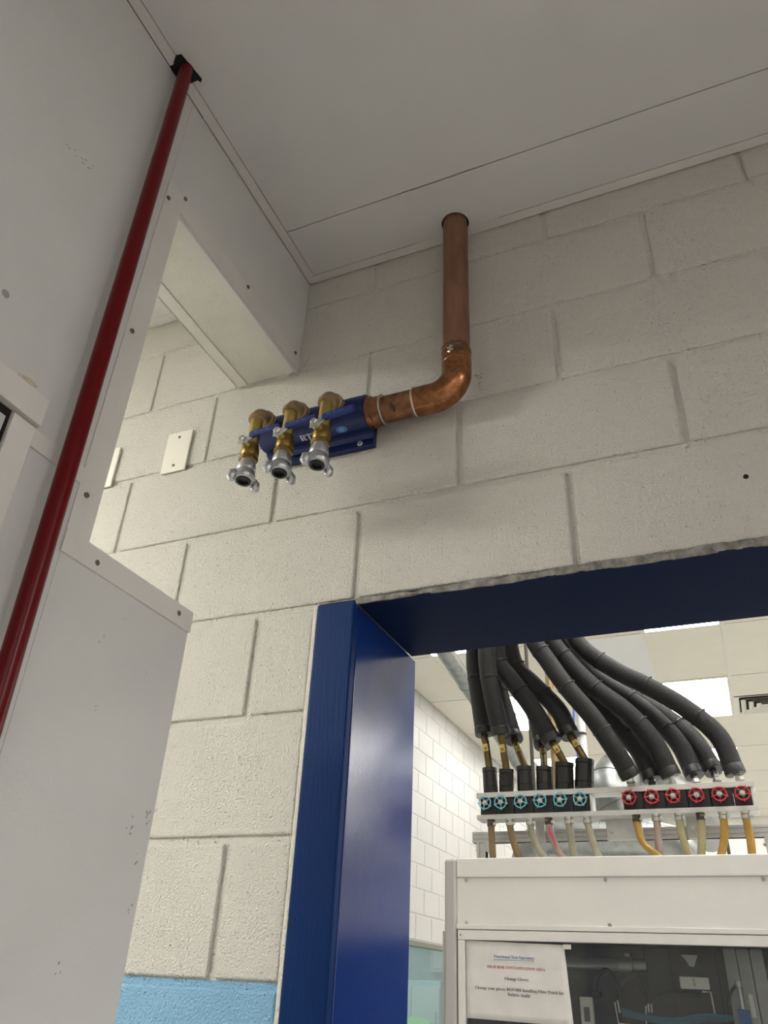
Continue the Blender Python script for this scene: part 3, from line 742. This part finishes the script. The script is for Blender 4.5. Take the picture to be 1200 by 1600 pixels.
box('inner_ceiling', (CX0+0.012, CY0+0.05, -0.44), (CX1-0.012, 2.05, -0.43), 'machine_dark', tc)
box('inner_side', (CX0+0.013, CY0+0.05, FLOOR), (CX0+0.02, 2.05, -0.44), 'machine_mid', tc)
# machinery seen through the window
MB().lathe((-0.02, 1.62, -0.512), (1, 0, 0), [(0, 0.018), (0.19, 0.018), (0.192, 0.021), (0.23, 0.021), (0.232, 0.016), (0.27, 0.016)], 20).build('cylinder', 'stainless', tc)
box('dark_housing', (0.235, 1.70, -0.62), (0.335, 1.80, -0.46), 'machine_dark', tc, 0.006)
box('black_backplate', (0.325, 1.56, -0.72), (0.452, 1.57, -0.45), 'rubber_black', tc, 0.003)
bp_ = MB().box((0.349, 1.50, -0.570), (0.427, 1.512, -0.540)).build('bracket_plate', 'plate_white', tc, 0.003)
box('bracket_slot', (0.384, 1.4985, -0.563), (0.391, 1.4998, -0.545), 'stain_ochre', tc)
MB().prism([Vector(p) for p in ((0.360, 1.52, -0.486), (0.405, 1.52, -0.486), (0.400, 1.52, -0.498), (0.392, 1.52, -0.515), (0.380, 1.52, -0.515), (0.372, 1.52, -0.500))], (0, 0.02, 0)).build('clamp', 'stainless', tc, 0.001)
for k, x in enumerate((0.470, 0.506, 0.542)):
    box('door_panel', (x, 1.60, -0.95), (x+0.035, 1.612, -0.463), 'stainless', tc, 0.004)
MB().lathe((0.503, 1.50, -0.646), (-0.012, 0, 1), [(0, 0.0115), (0.035, 0.0115), (0.0355, 0.007), (0.085, 0.006), (0.086, 0.009), (0.10, 0.009)], 18).build('rod', 'steel', tc)
MB().box((0.488, 1.48, -0.76), (0.519, 1.52, -0.612)).build('actuator', 'actuator_blue', tc, 0.003)
MB().box((0.520, 1.50, -0.63), (0.534, 1.52, -0.575)).build('fitting', 'plate_white', tc, 0.003)
MB().tube(spline([(0.495, 1.50, -0.556), (0.478, 1.50, -0.575), (0.468, 1.50, -0.61), (0.462, 1.50, -0.66)]), 0.0035, 8).build('black_cable', 'rubber_black', tc)
MB().box((0.070, 1.48, -0.70), (0.105, 1.50, -0.600)).build('bracket', 'plate_white', tc, 0.002)
MB().box((0.080, 1.478, -0.66), (0.096, 1.4795, -0.625)).build('bracket_recess', 'machine_mid', tc)
for p in ([(0.165, 1.5, -0.61), (0.17, 1.5, -0.66), (0.245, 1.5, -0.665), (0.25, 1.5, -0.615)], [(0.175, 1.49, -0.605), (0.178, 1.49, -0.635)], [(0.258, 1.49, -0.61), (0.258, 1.49, -0.63)], [(0.266, 1.49, -0.61), (0.266, 1.49, -0.63)], [(0.405, 1.5, -0.575), (0.427, 1.5, -0.575), (0.430, 1.5, -0.64)]):
    MB().tube(p, 0.0022, 8).build('wire_hook', 'plate_white', tc)
for p in ([(0.10, 1.58, -0.62), (0.105, 1.58, -0.555), (0.14, 1.58, -0.53), (0.165, 1.58, -0.575), (0.175, 1.58, -0.66)], [(0.16, 1.6, -0.60), (0.18, 1.6, -0.56), (0.22, 1.6, -0.55), (0.24, 1.6, -0.60)], [(0.26, 1.52, -0.615), (0.29, 1.52, -0.59), (0.34, 1.52, -0.582), (0.40, 1.52, -0.585)]):
    MB().tube(spline(p), 0.006, 8).build('black_cable', 'rubber_black', tc)
for k in range(5):
    MB().tube(spline([(0.185, 1.47+0.006*k, -0.625-0.004*k), (0.25, 1.47+0.006*k, -0.637-0.003*k), (0.33, 1.47+.006*k, -0.640-0.004*k), (0.40, 1.47+.006*k, -0.628-0.004*k), (0.475, 1.47+.006*k, -0.63-0.002*k)]), 0.0028, 8).build('air_tube', 'air_tube_blue', tc)
MB().box((0.09, 1.56, -0.60), (0.115, 1.6, -0.585)).build('cable_block', 'rubber_black', tc, 0.002)
MB().box((0.15, 1.9, -0.485), (0.165, 1.93, -0.47)).build('sensor', 'plate_white', tc, 0.001)

# ---- printed notice taped to the cabinet window
PX0, PZ0 = -0.2135, -0.4745
ns = thing('notice_sheet', (-0.065, CY0+0.003, -0.663), 'white printed glove-change notice taped behind the cabinet window frame', 'notice')
def sheet(u, v, h):       # u to the right from the left edge, v down from the top edge
    wv = 0.0007*math.sin(u*60 + 1) + 0.0006*math.sin(v*70) + 0.0005*math.sin(u*130 + v*90)
    return Vector((PX0 + u + 0.06*v*(u/0.285), CY0 + 0.0052 - wv - h, PZ0 - 0.02*u - v + 0.012*u*v))
mb = MB(); rows = []
for j in range(13):
    rows.append([sheet(0.285*i/18, (0.190)*j/12, 0) for i in range(19)])
mb.quadgrid(rows, closed=False)
ps = mb.build('paper', 'paper', ns)
sm = ps.modifiers.new('thickness', 'SOLIDIFY'); sm.thickness = 0.0003; sm.offset = -1
def on_sheet(cx, vz):
    return lambda u, v, h: sheet(cx - PX0 + u, vz - v, h + 0.0004)
lettering('lettering', 'Functional Test Operators', 0.116, on_sheet(-0.073, 0.040), 'ink_blue', ns)
box('underline', (-0.131, CY0+0.0035, -0.5215), (-0.015, CY0+0.0045, -0.5208), 'ink_blue', ns)
lettering('lettering', 'HIGH RISK CONTAMINATION AREA', 0.164, on_sheet(-0.070, 0.066), 'ink_red', ns)
lettering('lettering', 'Change Gloves', 0.066, on_sheet(-0.070, 0.093), 'ink_black', ns)
lettering('lettering', 'Change your gloves BEFORE handling Filter Patch for', 0.243, on_sheet(-0.066, 0.119), 'ink_black', ns)
lettering('lettering', 'Debris Audit', 0.061, on_sheet(-0.066, 0.131), 'ink_black', ns)
box('tape', (0.070, CY0+0.0015, -0.4905), (0.092, CY0+0.0022, -0.4790), 'plate_white', ns)

# ---- valve rack on top of the cabinet
vr = thing('valve_rack', (0.2, 1.5, CT), 'aluminium rack holding two banks of handwheel valves on the cabinet', 'rack')
YV = 1.45
box('top_bar', (-0.213, YV-0.015, -0.0515), (0.642, YV+0.055, -0.0345), 'alu_bar', vr, 0.0015)
box('bottom_bar', (-0.213, YV-0.015, -0.1190), (0.640, YV+0.055, -0.1040), 'alu_bar', vr, 0.0015)
box('end_plate', (0.627, YV-0.012, -0.1038), (0.634, YV+0.05, -0.0517), 'alu_bar', vr, 0.001)
box('end_plate', (0.158, YV-0.012, -0.1038), (0.165, YV+0.05, -0.0517), 'alu_bar', vr, 0.001)
rl = MB()
for a, b in ((-0.1765, -0.1690), (-0.1645, -0.1545), (-0.1505, -0.1430)): rl.box((-0.254, 1.515, a), (1.2, 1.548, b))
rl.box((-0.254, 1.519, -0.1765), (1.2, 1.544, -0.143))
rl.build('profile_rail', 'alu', vr, smooth=False)
for px in (-0.225, 0.655):
    pm = MB(); 
    for a, b in ((-0.015, -0.006), (0.006, 0.015)): pm.box((px+a, 1.515, CT), (px+b, 1.548, -0.1767))
    pm.box((px-0.015, 1.519, CT), (px+0.015, 1.544, -0.1767)); pm.build('profile_post', 'alu', vr, smooth=False)
    gp = MB().box((px+0.016, 1.508, -0.205), (px+0.031, 1.548, -0.1767)); gp.build('corner_bracket', 'alu', vr, 0.001)
    for z in (-0.185, -0.197): MB().sphere((px+0.034, 1.525, z), 0.0045, 10).build('bolt', 'steel', vr)
    MB().sphere((px-0.018, 1.53, -0.197), 0.0045, 10).build('bolt', 'steel', vr)
for x0, x1 in ((-0.035, -0.005), (0.190, 0.300), (0.430, 0.465)):
    box('rail_bracket', (x0, 1.502, -0.180), (x1, 1.514, -0.1195), 'alu_bar', vr, 0.001)
    for x in ((x0+0.015, x1-0.017) if x1-x0 > 0.06 else ((x0+x1)/2,)):
        MB().lathe((x, 1.502, -0.152), (0, -1, 0), [(0, 0.010), (0.001, 0.010), (0.0012, 0.0062), (0.005, 0.0060), (0.005, 0.003)], 16).build('bolt', 'steel', vr)

BLUE_X = [-0.180, -0.127, -0.061, 0.003, 0.067, 0.130]
RED_X = [0.280, 0.347, 0.409, 0.476, 0.540, 0.603]
ORD = ['first', 'second', 'third', 'fourth', 'fifth', 'sixth']
def wheel_valve(x, z, m, label, group, xa, xb):
    t = thing('handwheel_valve', (x, YV, -0.104), label, 'valve', group)
    MB().box((xa, YV-0.008, -0.1035), (xb, YV+0.045, -0.052)).build('body', 'valve_black', t, 0.004)
    cyl = MB().lathe((x, YV-0.008, z), (0, -1, 0), [(0, 0.0165), (0.010, 0.0160), (0.011, 0.012), (0.014, 0.011)], 18); cyl.build('bonnet', 'tape_black', t)
    c = Vector((x, YV-0.030, z))
    wm = MB().torus(c, (0, -1, 0), 0.0195, 0.0021, 28, 8)
    hw = wm.build('handwheel', m, t)
    ph = random.random()*2
    for k in range(5):
        a = ph + 2*math.pi*k/5; e = Vector((math.cos(a), 0, math.sin(a)))
        MB().tube([c + e*0.005, c + e*0.0195], 0.0016, 6).build('spoke', m, hw)
        MB().tube([c + e*0.0200, c + e*0.0245], [0.0028, 0.0016], 6).build('finger_knob', m, hw)
    MB().lathe(c + Vector((0, 0.016, 0)), (0, -1, 0), [(0, 0.0050), (0.010, 0.0050), (0.0105, 0.0085), (0.017, 0.0080), (0.0175, 0.0045), (0.021, 0.0040)], 12).build('hub_nut', 'steel', t)
    return t
def span(X, i): return ((X[i-1]+X[i])/2 + 0.006 if i else X[0]-0.022), ((X[i]+X[i+1])/2 + 0.0059 if i < 5 else X[5]+0.023)
for i, x in enumerate(BLUE_X): wheel_valve(x, -0.0695, 'wheel_teal', 'valve with teal handwheel, %s from the left in its bank' % ORD[i], 'teal handwheel valves', *span(BLUE_X, i))
for i, x in enumerate(RED_X): wheel_valve(x, -0.0715, 'wheel_red', 'valve with red handwheel, %s from the left in its bank' % ORD[i], 'red handwheel valves', *span(RED_X, i))

# ---- tubes dropping from the valves into the cabinet
TUBES = [
 ('brown', [(-0.166, -0.136), (-0.164, -0.226)]), ('brown', [(-0.104, -0.137), (-0.095, -0.184), (-0.081, -0.228)]), ('milky', [(-0.037, -0.137), (-0.027, -0.185), (-0.003, -0.229)]),
 ('pink', [(0.023, -0.139), (0.032, -0.183), (0.055, -0.23)]), ('milky', [(0.086, -0.137), (0.090, -0.184), (0.094, -0.23)]), ('milky', [(0.144, -0.135), (0.153, -0.185), (0.167, -0.231)]),
 ('amber', [(0.293, -0.143), (0.303, -0.198), (0.331, -0.228)]), ('pink', [(0.351, -0.145), (0.349, -0.19), (0.347, -0.229)]), ('straw', [(0.416, -0.137), (0.417, -0.182), (0.427, -0.23)]),
 ('straw', [(0.477, -0.139), (0.472, -0.183), (0.463, -0.23)]), ('amber', [(0.539, -0.141), (0.533, -0.185), (0.518, -0.231)]), ('amber', [(0.600, -0.139), (0.601, -0.186), (0.598, -0.232)])]
TW = ['straight brown', 'brown curved', 'milky slanted', 'milky red-stained', 'milky nearly upright', 'milky with brown end', 'amber strongly curved', 'pinkish upright', 'straw yellow slanted', 'pale straw upright', 'amber upright', 'dark amber']
for i, (tint, pts) in enumerate(TUBES):
    x0, z0 = pts[0]; x1, z1 = pts[-1]
    t = thing('drain_tube', (x1, 1.44, CT), '%s plastic tube dropping under the %s %s handwheel' % (TW[i], ORD[i % 6], 'teal' if i < 6 else 'red'), 'tube', 'drop tubes under the valves')
    P = [(x0 - 0.15*(pts[1][0]-x0), 1.44, -0.120), *[(x, 1.44 - (0.024*k/2 if i == 6 else 0), z) for k, (x, z) in enumerate(pts)], (2*x1 - pts[-2][0] if len(pts) > 2 else x1, 1.442 - (0.030 if i == 6 else 0), CT+0.0015)]
    MB().tube(spline(P, 5), 0.0112, 12).build('tube', 'tube_' + tint, t)
    MB().lathe((x0, 1.44, -0.1195), (0, 0, -1), [(0, 0.0125), (0.006, 0.0125), (0.0065, 0.0110), (0.010, 0.0110), (0.0103, 0.0131), (0.0200, 0.0131), (0.0203, 0.0115)], 16).build('hose_clamp', 'rod_dark' if i % 3 == 0 else 'steel', t)
    MB().box((x0+0.010, 1.424, -0.139), (x0+0.019, 1.436, -0.130)).build('clamp_screw', 'steel', t, 0.001)
    if i == 3:
        MB().tube([(0.0245, 1.4305, -0.147), (0.029, 1.4300, -0.165), (0.034, 1.4300, -0.180), (0.047, 1.4305, -0.212)], [0.003, 0.0052, 0.0036, 0.001], 8).build('dye_stain', 'dye_red', t)

# ---- black insulated hoses
LEFT = [
 ([(-0.173, 1.47, 0.053), (-0.193, 1.478, 0.18), (-0.211, 1.487, 0.306), (-0.226, 1.49, 0.431), (-0.229, 1.49, 0.533)], 0.0315, 'leftmost black insulated hose, nearly upright'),
 ([(-0.106, 1.455, 0.044), (-0.121, 1.432, 0.165), (-0.137, 1.405, 0.276), (-0.150, 1.395, 0.390), (-0.154, 1.395, 0.488)], 0.0315, 'second black insulated hose from the left, nearly upright'),
 ([(-0.062, 1.5, 0.059), (-0.104, 1.542, 0.171), (-0.141, 1.585, 0.283), (-0.175, 1.6, 0.414), (-0.182, 1.6, 0.57)], 0.0310, 'black insulated hose mostly hidden behind the second one from the left'),
 ([(0.008, 1.5, 0.055), (-0.007, 1.565, 0.152), (-0.039, 1.629, 0.264), (-0.102, 1.69, 0.399), (-0.149, 1.69, 0.481), (-0.168, 1.69, 0.604)], 0.0310, 'black insulated hose hidden behind the slanting pair over the teal valves'),
 ([(0.095, 1.46, 0.045), (0.045, 1.465, 0.133), (-0.015, 1.47, 0.249), (-0.08, 1.475, 0.35), (-0.129, 1.475, 0.427), (-0.141, 1.475, 0.516)], 0.0315, 'slanting black insulated hose above the fifth teal handwheel'),
 ([(0.148, 1.48, 0.057), (0.1, 1.502, 0.161), (0.063, 1.524, 0.253), (-0.018, 1.545, 0.355), (-0.083, 1.545, 0.435), (-0.107, 1.545, 0.54)], 0.0315, 'black insulated hose bending over to the last teal handwheel'),
]
RIGHT = [
 ([(0.289, 1.45, -0.0300), (0.288, 1.425, 0.0), (0.258, 1.399, 0.067), (0.199, 1.374, 0.174), (0.128, 1.36, 0.275), (0.07, 1.36, 0.376), (0.025, 1.36, 0.463)], 0.0300, 'lowest black insulated hose of the right group, to the first red handwheel'),
 ([(0.35, 1.475, -0.0300), (0.347, 1.482, 0.002), (0.323, 1.489, 0.079), (0.256, 1.496, 0.185), (0.186, 1.5, 0.271), (0.107, 1.5, 0.375), (0.024, 1.5, 0.519)], 0.0298, 'black insulated hose ending above the second red handwheel'),
 ([(0.412, 1.46, -0.0300), (0.408, 1.452, 0.002), (0.374, 1.443, 0.099), (0.304, 1.434, 0.197), (0.211, 1.43, 0.284), (0.143, 1.43, 0.37), (0.073, 1.43, 0.485)], 0.0300, 'black insulated hose ending above the third red handwheel'),
 ([(0.48, 1.475, -0.0300), (0.475, 1.5, 0.01), (0.445, 1.526, 0.106), (0.387, 1.552, 0.197), (0.306, 1.565, 0.281), (0.196, 1.565, 0.377), (0.083, 1.565, 0.537)], 0.0298, 'black insulated hose ending above the fourth red handwheel'),
 ([(0.541, 1.485, -0.0260), (0.532, 1.529, 0.027), (0.487, 1.573, 0.136), (0.419, 1.617, 0.22), (0.311, 1.64, 0.313), (0.198, 1.64, 0.415), (0.093, 1.64, 0.566)], 0.0298, 'black insulated hose ending above the fifth red handwheel'),
 ([(0.606, 1.46, -0.0300), (0.593, 1.466, 0.003), (0.565, 1.471, 0.113), (0.477, 1.477, 0.214), (0.372, 1.48, 0.296), (0.274, 1.48, 0.362), (0.164, 1.48, 0.469)], 0.0300, 'uppermost black insulated hose arching to the last red handwheel'),
]
SLV = [(-0.175, 0.053), (-0.112, 0.045), (-0.052, 0.051), (0.014, 0.047), (0.083, 0.056), (0.148, 0.064)]
def tie(p, d, r, parent):
    d = d.normalized()
    MB().lathe(p - d*0.002, d, [(0, r), (0.0003, r+0.0022), (0.0047, r+0.0022), (0.005, r)], 20, cap=False).build('cable_tie', 'tape_black', parent)
    u, v = frame_for(d)
    MB().sphere(p + v*(r+0.001) + u*0.004, 0.004, 8).build('tie_head', 'tape_black', parent)
def hose(pts, r, label, group, left, i):
    hs = thing('insulated_hose', pts[0], label, 'hose', group)
    P = [Vector(p) for p in pts]; y = P[0].y
    top = P[-1]
    far = [top + Vector((-0.035, 0.02, 0.16)), top + Vector((-0.05, 0.06, 0.55)), Vector((top.x - 0.06, top.y + 0.10, FC - 0.002))]
    S = spline(P[1:] + far, 10)
    MB().tube(S, r, 22).build('jacket', 'foam_black', hs)
    # wrapped end
    d0 = (S[1] - S[0]).normalized()
    MB().lathe(S[0] - d0*0.012, d0, [(0, r*0.55), (0.0005, r*1.0), (0.002, r*1.04), (0.026, r*1.045), (0.028, r*1.0)], 22).build('end_wrap', 'tape_black', hs)
    for k in (16, 30, 44):
        if k < len(S) - 1: tie(S[k], S[k+1] - S[k-1], r, hs)
    if left:
        sx, sz = SLV[i]; bx = BLUE_X[i] + 0.008
        b0 = Vector((bx, YV+0.02, -0.0285)); b1 = Vector((sx, min(y, 1.47), sz))
        dd = (b1 - b0).normalized(); ln = (b1 - b0).length
        rs = 0.0245 if i < 2 else 0.0275 if i < 4 else 0.030
        MB().lathe(b0, dd, [(0, rs), (0.018, rs*1.02), (0.0185, rs*.96), (0.020, rs*1.02), (ln-0.018, rs*1.0), (ln-0.016, rs*.95), (ln-0.014, rs*1.04), (ln-0.001, rs*1.02), (ln, rs*.5)], 12).build('valve_wrap', 'tape_black', hs, angle=25)
        q0, q1 = b1, S[0]
        MB().tube([q0 - (q1-q0)*0.06, q0*.5 + q1*.5, q1 + (q1-q0)*0.05], 0.0125, 14).build('copper_tube', 'brass_tube', hs)
        mm = q0*0.47 + q1*0.53; dq = (q1-q0).normalized(); u, v = frame_for(dq)
        sd = Vector((1, 0, 0)); sd = (sd - dq*sd.dot(dq)).normalized(); ft = dq.cross(sd).normalized()
        if ft.y > 0: ft = -ft
        bb = MB(); hw_, hh_ = 0.0088, 0.013
        ringA = [mm + sd*a*hw_ + dq*b*hh_ + ft*0.006 for a, b in ((-1, -1), (1, -1), (1, 1), (-1, 1))]
        bb.prism(ringA, ft*0.009); bt = bb.build('brass_fitting', 'brass', hs, 0.001)
        MB().lathe(mm + ft*0.0148 - dq*0.003, ft, [(0, 0.0055), (0.002, 0.0052)], 12).build('fitting_cap', 'brass_dark', bt)
        MB().lathe(q1 - dq*0.035, dq, [(0, 0.0145), (0.018, 0.0145)], 6).build('union_nut', 'brass_tube', hs, angle=25)
    else:
        MB().lathe(P[0], P[1]-P[0], [(0, 0.014), (0.012, 0.014), (0.0125, 0.010), (0.020, 0.010), (0.0205, 0.0125), ((P[1]-P[0]).length, 0.0125)], 6).build('hex_fitting', 'steel', hs, angle=25)
    return hs
for i, (p, r, lab) in enumerate(LEFT): hose(p, r, lab, 'insulated hoses over the teal valves', True, i)
for i, (p, r, lab) in enumerate(RIGHT): hose(p, r, lab, 'insulated hoses over the red valves', False, i)

# ---- ducts, conduit and hangers behind the rack
def seam(P, k, r, parent):
    d = (P[min(k+1, len(P)-1)] - P[max(k-1, 0)]).normalized()
    MB().lathe(P[k] - d*0.006, d, [(0, r), (0.001, r+0.003), (0.011, r+0.003), (0.012, r)], 28, cap=False).build('seam_band', 'galvanised', parent)
da = thing('vent_duct', (0.16, 2.45, CT), 'galvanised duct elbow rising behind the gap between the valve banks', 'duct')
S = spline([(0.16, 2.45, CT+0.002), (0.155, 2.45, -0.08), (0.12, 2.45, 0.08), (0.085, 2.47, 0.19), (0.14, 2.62, 0.27), (0.24, 2.85, 0.28), (0.36, 3.5, 0.28), (0.40, 4.2, 0.28)], 8)
MB().tube(S, 0.108, 28).build('duct', 'galvanised', da)
for k in (12, 18, 24, 29): seam(S, k, 0.108, da)
MB().lathe((0.10, 2.50, 0.325), (0, 0, 1), [(0, 0.006), (0.03, 0.006), (0.031, 0.018), (0.036, 0.018)], 10).build('damper_knob', 'rod_dark', da)
db = thing('exhaust_duct', (-0.23, 2.2, CT), 'galvanised horizontal duct with elbows low behind the drop tubes', 'duct')
S = spline([(-0.235, 2.2, CT+0.008), (-0.232, 2.2, -0.14), (-0.17, 2.2, -0.062), (-0.05, 2.2, -0.058), (0.1, 2.2, -0.066), (0.28, 2.2, -0.074), (0.37, 2.2, -0.12), (0.385, 2.2, CT+0.008)], 8)
MB().tube(S, 0.068, 26).build('duct', 'galvanised', db)
for k in (20, 30, 38): seam(S, k, 0.068, db)
cd = thing('conduit', (-0.042, 2.62, CT), 'white vertical conduit with a blue cable behind the hoses', 'pipe')
MB().tube([(-0.042, 2.62, CT), (-0.042, 2.62, 1.0), (-0.042, 2.62, FC)], 0.019, 14).build('pipe', 'pvc_white', cd)
MB().tube(spline([(-0.066, 2.60, CT), (-0.066, 2.60, 0.3), (-0.072, 2.60, 0.5), (-0.064, 2.60, 0.8), (-0.066, 2.60, FC)]), 0.005, 8).build('cable', 'cable_blue', cd)
for z in (0.06, 0.47, 0.9): MB().lathe((-0.046, 2.615, z), (0, 0, 1), [(0, 0.026), (0.008, 0.026)], 16).build('cable_tie', 'tape_black', cd)
for (x, y, r, m, lab) in ((-0.285, 2.6, 0.009, 'rod_dark', 'thin dark hanger rod behind the left hoses'), (-0.190, 2.68, 0.022, 'bronze', 'brown grey vertical pipe behind the left hoses'), (0.52, 2.5, 0.007, 'rod_dark', 'short thin dark rod standing behind the amber tubes')):
    t = thing('hanger_rod', (x, y, CT), lab, 'rod')
    MB().tube([(x, y, CT), (x, y, FC if x < 0.5 else -0.02)], r, 10).build('rod', m, t)
    MB().lathe((x, y, CT), (0, 0, 1), [(0, r*2.2), (0.01, r*2.2), (0.012, r)], 6).build('rod_nut', 'steel', t)
gp = thing('galvanised_pipe', (-0.95, 4.2, 0.9), 'long galvanised pipe slanting below the far ceiling left of the hoses', 'pipe')
ga, gb_ = Vector((-1.085, 0.62, 1.835)), Vector((-0.925, 5.75, 0.822))
MB().tube([ga, ga*.5 + gb_*.5, gb_, gb_ + Vector((0.0, 0.12, -0.08)), gb_ + Vector((0, 0.15, -0.25)), Vector((gb_.x, gb_.y + 0.15, FLOOR))], 0.056, 22).build('pipe', 'galvanised', gp)
for t in (0.2, 0.42, 0.62, 0.85):
    c = ga*(1-t) + gb_*t
    MB().lathe(c - (gb_-ga).normalized()*0.015, gb_-ga, [(0, 0.056), (0.001, 0.060), (0.029, 0.060), (0.03, 0.056)], 22, cap=False).build('joint_band', 'galvanised', gp)
    MB().tube([c, (c.x, c.y, FC)], 0.005, 8).build('hanger', 'steel', gp)
